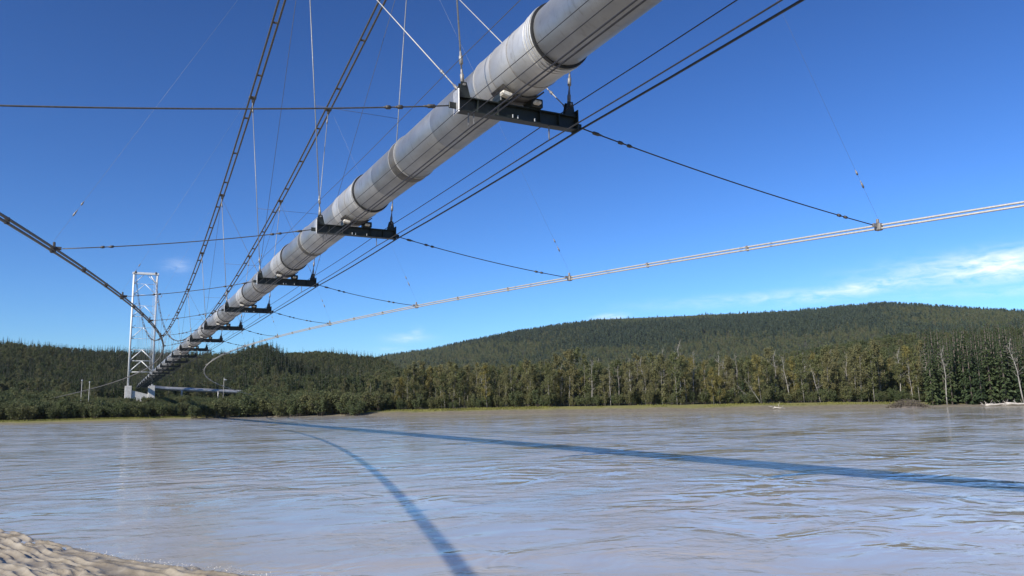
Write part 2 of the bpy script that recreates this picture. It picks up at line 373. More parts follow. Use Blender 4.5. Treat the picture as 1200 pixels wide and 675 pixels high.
WX, WY = np.meshgrid(np.concatenate([[-2500, -900], np.linspace(-400, 500, 60), [1200, 3000]]), np.concatenate([[-1500, -400], np.linspace(-100, 420, 60)]), indexing='ij')
river = tag(grid_mesh('river_water', WX, WY, np.zeros_like(WX), water_mat()), kind='structure')
for p in river.data.polygons: pass
river.data.flip_normals()

# near bank: wet rippled silt running into the shallows
nb = [(-60, 54), (-30, 39), (-18, 31.5), (-13.6, 28), (-11.8, 25.6), (-10.6, 22.4), (-9.6, 20.2), (-8.2, 17.6), (-6.4, 14.9), (-3.5, 11.6), (2, 6), (10, -1), (20, -10), (60, -50)]
nbp = np.array(nb, float)
xs = np.concatenate([np.linspace(-60, -15, 46), np.linspace(-14.9, -2, 260), np.linspace(-1.8, 60, 60)])
ts = np.concatenate([np.linspace(-5, 9.0, 360), np.linspace(9.3, 60, 60)])
NX, NT = np.meshgrid(xs, ts, indexing='ij')
_x = np.linspace(-60, 60, 2401); _y = np.convolve(np.pad(np.interp(_x, nbp[:, 0], nbp[:, 1]), 30, mode='edge'), np.ones(61)/61, 'valid')+.9*(fbm(_x*.7, 0*_x, 3)-.45)
NY = np.interp(NX, _x, _y)-NT
warp = fbm(NX*.5, NY*.5)*2.2
w2 = fbm(NX*1.1+40, NY*1.1+7, 3)*3.0
rip = ((1-np.abs(np.sin(NT*2.0+warp*2.4+.5*NX)))**1.3*.075+(1-np.abs(np.sin(NT*4.6+w2*2.6-.9*NX)))**1.3*.06)*smoothstep(-.9, .5, NT)
NZ = np.where(NT < 0, NT*.06, .03*NT)-.01+rip*(.3+1.2*fbm(NX*.8+9, NY*.8))+.05*(fbm(NX*1.7, NY*1.7, 4)-.5)*smoothstep(-1.5, .5, NT)+.12*(fbm(NX*.35, NY*.35)-.5)
NZ = NZ+1.0*smoothstep(9, 22, NT)
def silt_mat():
    m, nt, b = mat('wet_silt'); geo = nt.nodes.new('ShaderNodeNewGeometry')
    n = N(nt, 'ShaderNodeTexNoise', Scale=1.3, Detail=9.0, Roughness=.65, Distortion=.6); nt.links.new(geo.outputs['Position'], n.inputs['Vector'])
    nt.links.new(ramp(nt, n.outputs['Fac'], [(.3, (.16, .132, .092)), (.5, (.26, .222, .16)), (.72, (.38, .335, .255))]), b.inputs['Base Color'])
    b.inputs['Roughness'].default_value = .5
    n2 = N(nt, 'ShaderNodeTexNoise', Scale=7.0, Detail=6.0, Roughness=.6); nt.links.new(geo.outputs['Position'], n2.inputs['Vector'])
    bp = N(nt, 'ShaderNodeBump', Strength=.5); bp.inputs['Distance'].default_value = .03; nt.links.new(n2.outputs['Fac'], bp.inputs['Height']); nt.links.new(bp.outputs[0], b.inputs['Normal'])
    return m
nbk = tag(grid_mesh('near_silt_bank', NX, NY, NZ, silt_mat()), kind='structure'); nbk.data.flip_normals()
for o in (river, nbk, terrain):              # faces up
    if o.data.polygons[0].normal.z < 0: o.data.flip_normals()

# ------------------------------------------------------------------ bridge geometry
DK = 15.24; Y1 = 17.08; NS = 20
YK = [Y1+k*DK for k in range(NS)]
YT = 327.1; PZ = 11.75; PR = 0.775
YM, HS = 130.4, 196.7                     # middle of the span, half span
def main_pt(s, Y):
    t = ((Y-YM)/HS)**2; return Vector((s*(2.07+1.5*t), Y, 14.885+39.9*t))
def wind_pt(s, Y):
    if s > 0:
        return Vector((3.92+.00115*(Y-110)**2 if Y < 110 else 3.92+.00098*(Y-110)**2, Y, 10.1-.000115*(Y-125)**2))
    X = -(3.6+.00096*(Y-122)**2) if Y < 122 else -(3.6+.00082*(Y-122)**2)
    return Vector((X, Y, 9.95-.00012*(Y-125)**2))
ORD = ['nearest', 'second nearest', 'third nearest', 'fourth nearest', 'fifth nearest', 'sixth nearest', 'seventh nearest', 'eighth nearest', 'ninth nearest', 'tenth nearest',
       'eleventh nearest', 'twelfth nearest', 'thirteenth nearest', 'fourteenth nearest', 'fifteenth nearest', 'sixteenth nearest', 'fourth from the tower', 'third from the tower', 'second from the tower', 'last before the tower']
SIDE = {-1: 'left', 1: 'right'}

# ---- pipeline over the river
pipe = empty('pipeline', (0, 0, PZ), 'long grey insulated steel pipeline hung across the river', 'pipeline')
def shell(name, y0, y1, r, m, n=48, parent=pipe, edge=True):
    mb = MB(); prof = [(y0, r-.03), (y0, r-.006), (y0+.012, r), (y1-.012, r), (y1, r-.006), (y1, r-.03)]
    v = [(q*math.cos(2*math.pi*k/n), y, PZ+q*math.sin(2*math.pi*k/n)) for (y, q) in prof for k in range(n)]
    f = [(i*n+k, (i+1)*n+k, (i+1)*n+(k+1) % n, i*n+(k+1) % n) for i in range(len(prof)-1) for k in range(n)]
    f += [tuple(range(n)), tuple(range((len(prof)-1)*n, len(prof)*n))[::-1]]
    mb.add(v, f); o = mb.build(name, m, parent, True)
    return o
def auto_smooth(o, angle=35):
    me = o.data
    me.polygons.foreach_set('use_smooth', [True]*len(me.polygons))
    try: me.set_sharp_from_angle(angle=math.radians(angle))
    except Exception: pass
def ring(y, w, r, m, name): 
    o = shell(name, y-w/2, y+w/2, r, m); auto_smooth(o); return o
def panel(k, Yk):
    n = 48 if k < 6 else 24
    ringY = Yk-2.25
    far = k > 9
    segs = [(ringY+.03, Yk-.95, PR+.028, 'jacket_white', 'pale_jacket_section'), (Yk-.946, Yk+.05, PR+.034, 'jacket_white', 'pale_jacket_section'), (Yk+.054, Yk+1.05, PR+.028, 'jacket_white', 'pale_jacket_section'),
            (Yk+1.054, Yk+4.4, PR, 'jacket', 'jacket_section'), (Yk+4.404, Yk+8.1, PR-.004, 'jacket', 'jacket_section'),
            (Yk+8.104, Yk+10.6, PR, 'jacket', 'jacket_section'), (Yk+10.604, Yk+DK-2.29, PR-.004, 'jacket', 'jacket_section')]
    for (a, b, r, m, nm) in segs: auto_smooth(shell(nm, a, b, r, M[m], n))
    ring(ringY, .045, PR+.058, M['rubber'], 'seal_ring')
    if not far:
        for j, dy in enumerate((.13, .27, .41)): ring(ringY+dy, .075, PR+.072-.008*j, M['jacket_white'], 'collar_band')
        ring(Yk+1.05, .05, PR+.04, M['collar'], 'collar_band')
        ring(Yk-.948, .022, PR+.042, M['clamp'], 'seam_band'); ring(Yk+.052, .022, PR+.042, M['clamp'], 'seam_band')
    sb_ = ring(Yk+8.1, .62, PR+.022, M['strap'], 'strap_band')
    for dy in (-.30, .30):
        e_ = shell('strap_edge', Yk+8.1+dy-.018, Yk+8.1+dy+.018, PR+.036, M['collar'], n, sb_); auto_smooth(e_)
# near end of the pipe beyond the picture edge
for a in (-40, -30, -20, -10): auto_smooth(shell('jacket_section', a, a+9.996, PR, M['jacket']))
for k in range(-1, 20):
    Yk = Y1+k*DK
    if k == -1:
        auto_smooth(shell('jacket_section', 0, Yk+8.1, PR, M['jacket'])); auto_smooth(shell('jacket_section', Yk+8.104, Y1-2.29, PR-.004, M['jacket']))
        ring(Yk+8.1, .62, PR+.022, M['strap'], 'strap_band')
    else: panel(k, Yk)
auto_smooth(shell('jacket_section', Y1+20*DK-2.2, YT+3, PR, M['jacket'], 24))
# the elbow behind the tower and the run along the far bank
def arc_pts():
    P = [Vector((0, YT+3, PZ)), Vector((.6, YT+5.2, PZ-.05)), Vector((2.2, YT+6.8, PZ-.25)), Vector((5, YT+7.6, PZ-.7)), Vector((9, YT+7.8, PZ-1.15))]
    return P
mb = MB(); mb.tube(arc_pts(), PR, 20); e = mb.build('pipe_elbow', M['jacket'], pipe, True); auto_smooth(e)
run = [Vector((9.02, YT+7.8, PZ-1.15)), Vector((40, YT+9, 8.45)), Vector((62, YT+12, 7.6))]
for i in range(7):
    t0, t1 = i/7, (i+1)/7-.001
    a = run[0].lerp(run[2], t0); b = run[0].lerp(run[2], t1)
    mb = MB(); mb.tube([a, b], PR, 20); o = mb.build('jacket_section', M['jacket_white'], pipe, True); auto_smooth(o)
def make_support(t, label):
    p = run[0].lerp(run[2], t); g = gz(p.x, p.y)
    root = empty('pipe_support', (p.x, p.y, g), label, 'pipe support', 'supports under the bank pipe')
    for s in (-1, 1):
        m_ = MB(); m_.tube([(p.x+s*.2, p.y+s*1.25, g-.5), (p.x+s*.2, p.y+s*1.25, p.z-.2)], .22, 10); m_.build('post', M['post'], root, True)
    m_ = MB(); m_.box((p.x, p.y, p.z-PR-.2), (.35, 3.0, .36), bev=.02); m_.build('crossbar', M['galv'], root)
for i, (t, w) in enumerate(((.12, 'nearest the tower'), (.38, 'second from the tower'), (.62, 'third from the tower'), (.88, 'farthest from the tower'))):
    make_support(t, 'two-post steel support under the bank pipe, '+w)

# ---- saddle beams
BW, BZ0, BZ1, BL = .26, 10.36, 10.745, 1.74
def make_saddle(Yk, k):
    lab = {0: 'nearest dark green steel saddle beam carrying the pipe, at top centre'}.get(k, ORD[k]+' dark steel saddle beam under the pipe' if k else '')
    root = empty('pipe_saddle', (0, Yk, BZ0), lab, 'pipe saddle', 'saddle beams under the pipe')
    B = lambda name, m, fn, sm=False, par=None: (lambda mb: (fn(mb), mb.build(name, M[m], par or root, sm))[1])(MB())
    zc = (BZ0+BZ1)/2
    web = B('web', 'beam', lambda q: q.box((0, Yk, zc), (2*BL, .03, BZ1-BZ0-.06)))
    B('top_flange', 'beam', lambda q: q.box((0, Yk, BZ1-.015), (2*BL, BW, .03)))
    B('bottom_flange', 'beam', lambda q: q.box((0, Yk, BZ0+.015), (2*BL, BW, .03)))
    for s in (-1, 1):
        B('end_plate', 'beam' if s > 0 else 'galv', lambda q: q.box((s*(BL+.015), Yk, zc+.05), (.03, .36, .62), bev=.008))  # left plate's sunlit face painted in by a paler material
        for yy in (-.07, .07):
            br = B('hanger_bracket', 'beam', lambda q: q.add([(s*(BL-.34), Yk+yy-.012, BZ1), (s*(BL-.02), Yk+yy-.012, BZ1), (s*(BL-.08), Yk+yy-.012, BZ1+.40), (s*(BL-.24), Yk+yy-.012, BZ1+.40),
                                                       (s*(BL-.34), Yk+yy+.012, BZ1), (s*(BL-.02), Yk+yy+.012, BZ1), (s*(BL-.08), Yk+yy+.012, BZ1+.40), (s*(BL-.24), Yk+yy+.012, BZ1+.40)],
                                                      [(0, 1, 2, 3), (7, 6, 5, 4), (0, 4, 5, 1), (1, 5, 6, 2), (2, 6, 7, 3), (3, 7, 4, 0)]))
        if k < 8:
            B('pin', 'clamp', lambda q: q.tube([(s*(BL-.16), Yk-.13, BZ1+.32), (s*(BL-.16), Yk+.13, BZ1+.32)], .035, 10), False, br)
            B('tie_lug', 'beam', lambda q: q.box((s*(BL+.12), Yk, zc-.05), (.2, .05, .16), bev=.01))
    if k < 10:
        for xx in (-1.2, -.62, .62, 1.2):
            for sy in (-1, 1):
                B('stiffener', 'beam', lambda q: q.box((xx, Yk+sy*.067, zc), (.02, .10, BZ1-BZ0-.062)), False, web)
    # bearing shoe between pipe and beam
    bb1 = B('bearing_block', 'beam', lambda q: q.box((.46, Yk, BZ1+.12), (.34, .5, .24), bev=.02))
    bb0 = B('bearing_block', 'beam', lambda q: q.box((-.46, Yk, BZ1+.12), (.34, .5, .24), bev=.02))
    B('saddle_plate', 'clamp_dark', lambda q: q.add(
        [((PR+.055+o)*math.sin(a), Yk+y, PZ-(PR+.055+o)*math.cos(a)) for o in (0, .04) for y in (-.34, .34) for a in np.linspace(-.8, .8, 13)],
        [(i, i+1, 13+i+1, 13+i) for i in range(12)]+[(26+i+1, 26+i, 39+i, 39+i+1) for i in range(12)]+[(i+1, i, 26+i, 27+i) for i in range(12)]+[(13+i, 14+i, 40+i, 39+i) for i in range(12)]), True)
    if k < 8:
        B('slide_pad', 'pad', lambda q: q.box((-.52, Yk-.36, BZ1+.13), (.30, .20, .13), Matrix.Rotation(.2, 3, 'Y'), bev=.03), False, bb0)
        B('slide_pad', 'pad', lambda q: q.box((.40, Yk-.34, BZ1+.08), (.2, .16, .1), bev=.03), False, bb1)
        for xx in (-1.45, -1.3, .9):
            B('cable_clip', 'clamp', lambda q: q.box((xx, Yk-.05, BZ0-.18), (.025, .03, .36)))
        for xx in (-.2, -.05, .45):
            B('bolt', 'galv', lambda q: q.tube([(xx, Yk-.09, BZ0+.03), (xx, Yk-.09, BZ0+.13)], .018, 8))
    return root
for k in range(NS): make_saddle(YK[k], k)

# ---- main suspension cables (two strands each)
def polyline(fn, s, y0, y1, n, off=Vector((0, 0, 0))): return [fn(s, y0+(y1-y0)*i/n)+off for i in range(n+1)]
for s in (-1, 1):
    root = empty('main_cable', main_pt(s, YM), SIDE[s]+' main suspension cable, dark twin strands sweeping down towards the tower', 'suspension cable', 'main suspension cables')
    for d in (-1, 1):
        mb = MB(); mb.tube(polyline(main_pt, s, YM-HS, YT-.2, 120, Vector((d*.15, 0, 0))), .058, 8); mb.build('strand', M['rope_dark'], root, True)
    y = Y1-DK*2.5
    while y < YT-6:
        on_node = abs((y-Y1)/DK-round((y-Y1)/DK)) < .05
        if not on_node:
            p = main_pt(s, y); mb = MB(); mb.box(p, (.36, .06, .115), bev=.015); mb.build('spacer', M['clamp_dark'], root)
        y += DK/3
    for k in range(-2, NS):
        p = main_pt(s, Y1+k*DK)
        mb = MB(); mb.box(p, (.44, .26, .15), bev=.03); mb.box((p.x, p.y, p.z-.17), (.09, .16, .24)); mb.build('hanger_clamp', M['clamp_dark'], root)

# ---- wind cables
for s in (-1, 1):
    base = wind_pt(s, 125)
    lab = 'left wind cable with dark painted-in shade, running from the left edge towards the tower' if s < 0 else 'pale right wind cable curving from the right edge to midspan'
    root = empty('wind_cable', base, lab, 'wind cable', 'wind cables beside the pipe')
    yend = 296 if s < 0 else 290
    for d in (-1, 1):
        mb = MB(); mb.tube(polyline(wind_pt, s, -55, yend, 120, Vector((d*.028, 0, d*.054) if s < 0 else (d*.02, 0, d*.060))), .047 if s < 0 else .037, 8); mb.build('strand', M['rope_shaded'] if s < 0 else M['rope_pale'], root, True)  # same rope both sides: shaded copy left, lit copy right
    y = Y1-DK*3+DK/3
    while y < yend-2:
        if abs((y-Y1)/DK-round((y-Y1)/DK)) > .05:
            mb = MB(); mb.box(wind_pt(s, y), (.15, .06, .22), bev=.015); mb.build('spacer', M['clamp_dark' if s < 0 else 'clamp'], root)  # left fittings darkened along with the shade-painted strands
        y += DK/3
    for k in range(-1, 18):
        p = wind_pt(s, Y1+k*DK)
        mb = MB(); mb.box(p, (.2, .24, .25), bev=.03); mb.box((p.x-s*.17, p.y, p.z+.05), (.2, .06, .12)); mb.box((p.x-s*.03, p.y, p.z+.2), (.09, .09, .16), bev=.02)
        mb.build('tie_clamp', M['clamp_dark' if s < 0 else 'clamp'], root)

# ---- hangers, diagonal stays, ties
def turnbuckle(p, d, m, parent, L=.45, r=.045, name='turnbuckle'):
    d = Vector(d).normalized(); p = Vector(p)
    mb = MB(); mb.tube([p-d*L*.5, p-d*L*.42, p-d*L*.4, p+d*L*.1, p+d*L*.14, p+d*L*.3, p+d*L*.5], [r*.45, r*.5, r, r, r*.65, r*.6, r*.3], 10)
    return mb.build(name, M[m], parent, True)
def line_thing(name, a, b, r, m, label, cat, group, fittings=(), sag=0.0, fm='clamp', fr=2.4):
    a, b = Vector(a), Vector(b)
    root = empty(name, a, label, cat, group)
    n = 12 if sag else 1
    pts = [a.lerp(b, i/n)+Vector((0, 0, -4*sag*(i/n)*(1-i/n))) for i in range(n+1)]
    mb = MB(); mb.tube(pts, r, 8); mb.build('wire_rope', M[m], root, True)
    L = (b-a).length; d = (b-a).normalized()
    for (dist, l) in fittings:
        t = dist/L if dist > 0 else 1+dist/L
        if not 0 < t < 1: continue
        p = a.lerp(b, t)+Vector((0, 0, -4*sag*t*(1-t)))
        turnbuckle(p, d, fm, root, l, r*fr)
    return root
for k in range(NS):
    Yk = YK[k]
    fine = k < 8
    for s in (-1, 1):
        c = main_pt(s, Yk)
        foot = Vector((s*(BL-.16), Yk, BZ1+.32)); top = c-Vector((0, 0, .28))
        rr = .022 if k < 6 else .018
        line_thing('hanger', foot, top, rr, 'rope', SIDE[s]+' vertical hanger rope above the '+ORD[k]+' saddle beam', 'hanger', 'vertical hangers',
                   ((.25, .5), (.75, .42), (-.5, .4)) if fine else (), 0, 'clamp', 2.3)
        if k % 2 == 0:                     # diagonal stays meet at every other clamp
            for j in (k-1, k+1):
                if not (1 <= j < NS): continue
                cj = main_pt(s, YK[j])-Vector((0, 0, .25)); ft = Vector((s*(BL-.10), Yk+(.1 if j > k else -.1), BZ1+.22))
                line_thing('diagonal_stay', ft, cj, .017 if (j > k and k == 0) else .011, 'rope_pale' if (j > k and k == 0) else 'rope_dark',
                           SIDE[s]+' diagonal stay rising '+('away' if j > k else 'back')+' from the '+ORD[k]+' saddle beam', 'stay', 'diagonal stays', ((.3, .4), (1.4, .25)) if fine else ())
        # tie to the wind cable
        w = wind_pt(s, Yk); a = Vector((s*(BL+.2), Yk, 10.48)); b = w+Vector((-s*.3, 0, .05))
        if k < 17:
            line_thing('wind_tie', a, b, .019 if k < 6 else .016, 'cable_black' if s > 0 else 'rope_dark', SIDE[s]+' wind tie rope from the '+ORD[k]+' saddle beam to the wind cable', 'tie rope', 'wind ties',
                       ((.55, .35), (1.35, .22), (1.65, .2), (-1.6, .22), (-1.3, .2)) if fine else (), .12 if k < 5 else .04, 'clamp_dark', 2.6)
            line_thing('wind_cable_suspender', w+Vector((0, 0, .3)), main_pt(s, Yk)+Vector((s*.2, 0, 0)), 0.0028, 'rope', 'thin '+SIDE[s]+' suspender wire holding the wind cable at the '+ORD[k]+' tie', 'suspender wire', 'wind cable suspenders',
                       ((1.3, .3), (1.75, .2)) if fine else (), 0, 'clamp', 11)
    # cross tie between the two hangers
    if 0 < k < 12:
        f = .36
        a = Vector((-(BL-.16), Yk, BZ1+.32)).lerp(main_pt(-1, Yk), f); b = Vector((BL-.16, Yk, BZ1+.32)).lerp(main_pt(1, Yk), f)
        line_thing('hanger_cross_tie', a, b, .009, 'rope_dark', 'thin level wire joining both hangers above the '+ORD[k]+' saddle beam', 'cross tie', 'hanger cross ties')

# ---- service lines along the pipe
for (X, Z, r, m, lab) in ((1.92, 10.43, .029, 'cable_black', 'thick black line along the right ends of the saddle beams'),
                          (.90, 9.97, .018, 'cable_black', 'black line in clips under the right half of the saddle beams'),
                          (1.30, 10.785, .014, 'cable_black', 'thin black line lying on top of the saddle beams right of the pipe'),
                          (-1.40, 9.97, .019, 'cable_black', 'outer of two close black lines below the left underside of the pipe'),
                          (-1.27, 9.96, .019, 'cable_black', 'inner of two close black lines below the left underside of the pipe'),
                          (-1.60, 10.12, .010, 'cable_black', 'thin dark wire below the pipe, left of the close pair'),
                          (-1.80, 10.31, .008, 'cable_black', 'thinnest dark wire along the left ends of the saddle beams'),
                          (-1.78, 11.62, .008, 'rope_dark', 'thin safety wire strung above the left side of the pipe')):
    root = empty('service_line', (X, Y1, Z), lab, 'cable', 'lines running along the pipe')
    pts = []
    for k in range(-4, NS):
        for j in range(4):
            y = Y1+(k+j/4)*DK
            if y > YT: break
            u = j/4; pts.append((X, y, Z-.05*4*u*(1-u)))
    mb = MB(); mb.tube(pts, r, 8); mb.build('wire', M[m], root, True)

# ------------------------------------------------------------------ far tower
TW = 4.15; TB, TT = 11.5, 54.9
tw = empty('suspension_tower', (0, YT, 6), 'tall white steel portal tower on concrete piers on the far bank', 'tower')
def tpart(name, m, fn, sm=False, par=None):
    q = MB(); fn(q); return q.build(name, M[m], par or tw, sm)
for s in (-1, 1):
    leg_ = tpart('leg', 'tower_white', lambda q: q.tube([(s*TW, YT, TB), (s*TW*.985, YT, TT-.5)], .36, 14), True)
    if s < 0: left_leg = leg_
    tpart('concrete_pier', 'concrete', lambda q: q.box((s*TW-.15*s, YT, 7.0), (2.3, 3.4, 9.0), bev=.08))
    tpart('cable_sheave', 'clamp_dark', lambda q: q.tube([(s*3.57-.35, YT, TT+.1), (s*3.57+.35, YT, TT+.1)], .55, 16), True)
tpart('cross_beam', 'tower_white', lambda q: q.box((0, YT, TT-.15), (2*TW+1.0, .9, .85), bev=.04))
tpart('pier_wall', 'concrete', lambda q: q.add([(-3.2, YT-1.2, 4), (3.2, YT-1.2, 4), (3.2, YT-1.2, 8.2), (-3.2, YT-1.2, 9.9), (-3.2, YT+1.2, 4), (3.2, YT+1.2, 4), (3.2, YT+1.2, 8.2), (-3.2, YT+1.2, 9.9)],
      [(0, 1, 2, 3), (7, 6, 5, 4), (0, 4, 5, 1), (1, 5, 6, 2), (2, 6, 7, 3), (3, 7, 4, 0)]))
nP = 10; dz = (TT-TB-1)/nP
for i in range(nP):
    z = TB+1+i*dz
    r = .17 if i < 3 else .10
    if i > 0: tpart('strut', 'tower_white', lambda q: q.tube([(-TW, YT+.12, z), (TW, YT+.12, z)], r*.8, 8), True)
    if i > 0:
        apex = (0, YT, z+dz-.08)
        for s in (-1, 1):
            if i > 2 and i < nP-1 and (i % 2): continue
            tpart('brace', 'tower_white', lambda q: q.tube([(s*TW*.97, YT+.05, z+.15), apex], r, 8), True)
    # access brackets up the left leg
    if i > 1:
        tpart('leg_bracket', 'clamp_dark', lambda q: q.bar((-TW+.3, YT-.3, z), (-TW+1.5, YT-.3, z+.95), .14, .14).bar((-TW+.3, YT-.3, z-.1), (-TW+1.7, YT-.3, z-.15), .1, .12), False, left_leg)
tpart('knee_brace', 'tower_white', lambda q: q.tube([(TW, YT, TT-4.3), (TW-2.6, YT, TT-.5)], .18, 8), True)
tpart('ladder', 'galv', lambda q: [q.tube([(TW-.75, YT-.55, TB), (TW-.75, YT-.55, TT-3)], .05, 6), q.tube([(TW-1.2, YT-.55, TB), (TW-1.2, YT-.55, TT-3)], .05, 6)])

# slim posts on the far bank
for (px, hpx, r_, lab, cap) in ((97, 447, 262, 'left of two slim pale posts beside the left wind cable', 0), (106, 449, 264, 'right of two slim pale posts beside the left wind cable', 0), (262.5, 443, 322, 'slim lamp post standing behind the bank pipe', 1)):
    a = px_az(px); x, y = CAM.x+r_*math.sin(a), r_*math.cos(a); g = gz(x, y)
    hor = 481.5-px*.0183; top = EYE+(hor-hpx)*(r_*math.cos(a-YAW))/FPX
    root = empty('lamp_post' if cap else 'marker_post', (x, y, g), lab, 'lamp post' if cap else 'post')
    mb = MB(); mb.tube([(x, y, g-.3), (x, y, top)], [.10, .07], 8); mb.build('pole', M['post'], root, True)
    mb = MB()
    if cap: mb.box((x+.5, y-.2, top-.9), (.8, .35, .45), bev=.05); mb.bar((x, y, top-.5), (x+.4, y-.2, top-.7), .08, .08)
    else: mb.tube([(x, y, top), (x, y, top+.25), (x, y, top+.4)], [.2, .2, .05], 8)
    mb.build('lamp_head' if cap else 'cap', M['galv'], root)

# ------------------------------------------------------------------ trees
def mesh_from(name, V, F, material, sm=False):
    me = bpy.data.meshes.new(name); me.from_pydata(V, [], F); me.update(); me.materials.append(material)
    if sm: me.polygons.foreach_set('use_smooth', [True]*len(me.polygons))
    return me
class Leafer:
    def __init__(s): s.V = []; s.F = []
    def kite(s, p, d, L, w, nrm, fold=0.12):
        d = d.normalized(); x = d.cross(nrm)
        if x.length < 1e-4: x = Vector((1, 0, 0))
        x.normalize(); n = len(s.V); nn = x.cross(d)
        m = p+d*L*.5+nn*L*fold
        s.V += [tuple(p), tuple(m+x*w*.5), tuple(p+d*L), tuple(m-x*w*.5)]
        s.F.append((n, n+1, n+2, n+3))
def rv(r): return Vector((r.gauss(0, 1), r.gauss(0, 1), r.gauss(0, 1))).normalized()
def spruce_mesh(seed, h=16.0, R=2.3, whorls=30, low=.05):
    r = random.Random(seed); lf = Leafer()
    for i in range(whorls):
        t = (i+r.uniform(-.3, .3))/whorls; z = h*(low+(.985-low)*t)
        rad = R*(max(0.02, 1-t)**.8)*r.uniform(.72, 1.12)*(1 if t > .1 else .6+4*t)
        for j in range(r.choice((6, 7, 8)) if t < .85 else 5):
            a = r.uniform(0, 6.283); q = rad*r.uniform(.6, 1.12); dr = -.16-.35*(1-t)*r.uniform(.4, 1.2)
            if r.random() < .07: continue
            d = Vector((math.cos(a), math.sin(a), dr)); p = Vector((0, 0, z))
            lf.kite(p+d*q*.08, d, q, q*.34+.12, Vector((0, 0, 1)), .05)
            for u in (.45, .7):
                for sd in (-1, 1):
                    b = a+sd*r.uniform(.4, .8)
                    lf.kite(p+d*q*u*r.uniform(.8, 1.1), Vector((math.cos(b), math.sin(b), dr-.35)), q*r.uniform(.3, .5)+.1, .14*q+.12, rv(r), .05)
    lf.kite(Vector((0, 0, h*.93)), Vector((0, 0, 1)), h*.075, .16, Vector((1, 0, 0)), 0); lf.kite(Vector((0, 0, h*.93)), Vector((0, 0, 1)), h*.075, .16, Vector((0, 1, 0)), 0)
    return lf
def tube_lists(P, Rr, n=6):
    mb = MB(); mb.tube(P, Rr, n); return mb
def broad_mesh(seed, h=14.0, R=2.3, leaves=1500, cb=.28, leaf=.42, airy=.0):
    """returns (leaf mesh, wood mesh builder): poplar or birch with limbs"""
    r = random.Random(seed); lf = Leafer(); wood = MB()
    lean = Vector((r.uniform(-.05, .05), r.uniform(-.05, .05), 1))
    trunk = [Vector((lean.x*z, lean.y*z, z))+Vector((r.uniform(-.12, .12), r.uniform(-.12, .12), 0)) for z in (0, h*.2, h*.4, h*.6, h*.8, h*.97)]
    trunk[0] = Vector((0, 0, -.4))
    wood.tube(trunk, [.13, .115, .095, .07, .045, .015], 7)
    cl = []
    nl = 22
    for i in range(nl):
        t = cb+(1-cb)*(i+r.random())/nl; z = h*t
        b = Vector((lean.x*z, lean.y*z, z)); a = r.uniform(0, 6.283)
        prof = math.sin(math.pi*min(1, ((t-cb)/(1-cb))*.82+.13))**.8
        q = R*prof*r.uniform(.5, 1.15)
        e = b+Vector((math.cos(a)*q, math.sin(a)*q, q*r.uniform(.5, 1.1)))
        wood.tube([b, b.lerp(e, .5)+Vector((0, 0, -.1*q)), e], [.05, .035, .012], 5)
        cl.append((e, .42*R*r.uniform(.5, 1.0))); cl.append((b.lerp(e, .55), .36*R*r.uniform(.5, 1)))
    for i in range(6):
        z = h*r.uniform(.86, 1.0); cl.append((Vector((lean.x*z+r.uniform(-.4, .4), lean.y*z+r.uniform(-.4, .4), z)), .22*R))
    cl = [c for c in cl if r.random() > airy]
    tot = sum(c[1]**2 for c in cl)
    for (c, q) in cl:
        for _ in range(int(leaves*q*q/tot)):
            p = c+rv(r)*q*(r.random()**.45)*1.0; p.z = c.z+(p.z-c.z)*1.15
            lf.kite(p, rv(r)+Vector((0, 0, -.35)), leaf*r.uniform(.6, 1.3), leaf*r.uniform(.5, .9), rv(r), .1)
    return lf, wood
def willow_mesh(seed, h=5.0, R=2.6, leaves=1300):
    r = random.Random(seed); lf = Leafer(); wood = MB(); cl = []
    for i in range(13):
        a = r.uniform(0, 6.283); q = R*r.uniform(.2, .95); zz = h*r.uniform(.55, 1.0)*(1-.3*(q/R)**2)
        e = Vector((math.cos(a)*q, math.sin(a)*q, zz)); b = Vector((math.cos(a)*q*.15, math.sin(a)*q*.15, -.2))
        wood.tube([b, b.lerp(e, .5)+Vector((0, 0, .12*h)), e], [.06, .045, .015], 5)
        for u in (.4, .62, .82, 1.0): cl.append((b.lerp(e, u)+Vector((0, 0, .1*h*(1-u))), R*.36*r.uniform(.5, 1)*(1.15-.4*u)))
    tot = sum(c[1]**2 for c in cl)
    for (c, q) in cl:
        for _ in range(int(leaves*q*q/tot)):
            p = c+rv(r)*q*(r.random()**.5)
            if p.z < .05: p.z = r.uniform(.05, .6)
            lf.kite(p, rv(r)+Vector((0, 0, .2)), r.uniform(.25, .5), r.uniform(.14, .3), rv(r), .1)
    return lf, wood
def dead_wood(seed, h=13.0):
    r = random.Random(seed); w = MB(); tr = MB()
    k = [Vector((r.uniform(-.06, .06)*i, r.uniform(-.06, .06)*i, h*i/6-(.4 if i == 0 else 0))) for i in range(7)]
    tr.tube(k, [.14, .125, .105, .09, .07, .045, .015], 7)
    for i in range(26):
        t = r.uniform(.3, .97); j = min(5, int(t*6)); b = k[j].lerp(k[j+1], t*6-j); a = r.uniform(0, 6.283); q = r.uniform(.6, 2.0)*(1.15-t)+.3
        e = b+Vector((math.cos(a)*q, math.sin(a)*q, q*r.uniform(.2, 1.1)))
        w.tube([b, b.lerp(e, .5)+rv(r)*.1, e], [.035, .02, .007], 5)
        for _ in range(2):
            g = b.lerp(e, r.uniform(.4, .9)); w.tube([g, g+rv(r)*.45+Vector((0, 0, .3))], [.02, .006], 4)
    return tr, w
def mb_mesh(name, mb, material):
    return mesh_from(name, mb.v, mb.f, material, True)
P_SPR, P_BRO, P_WIL, P_DEAD = [], [], [], []
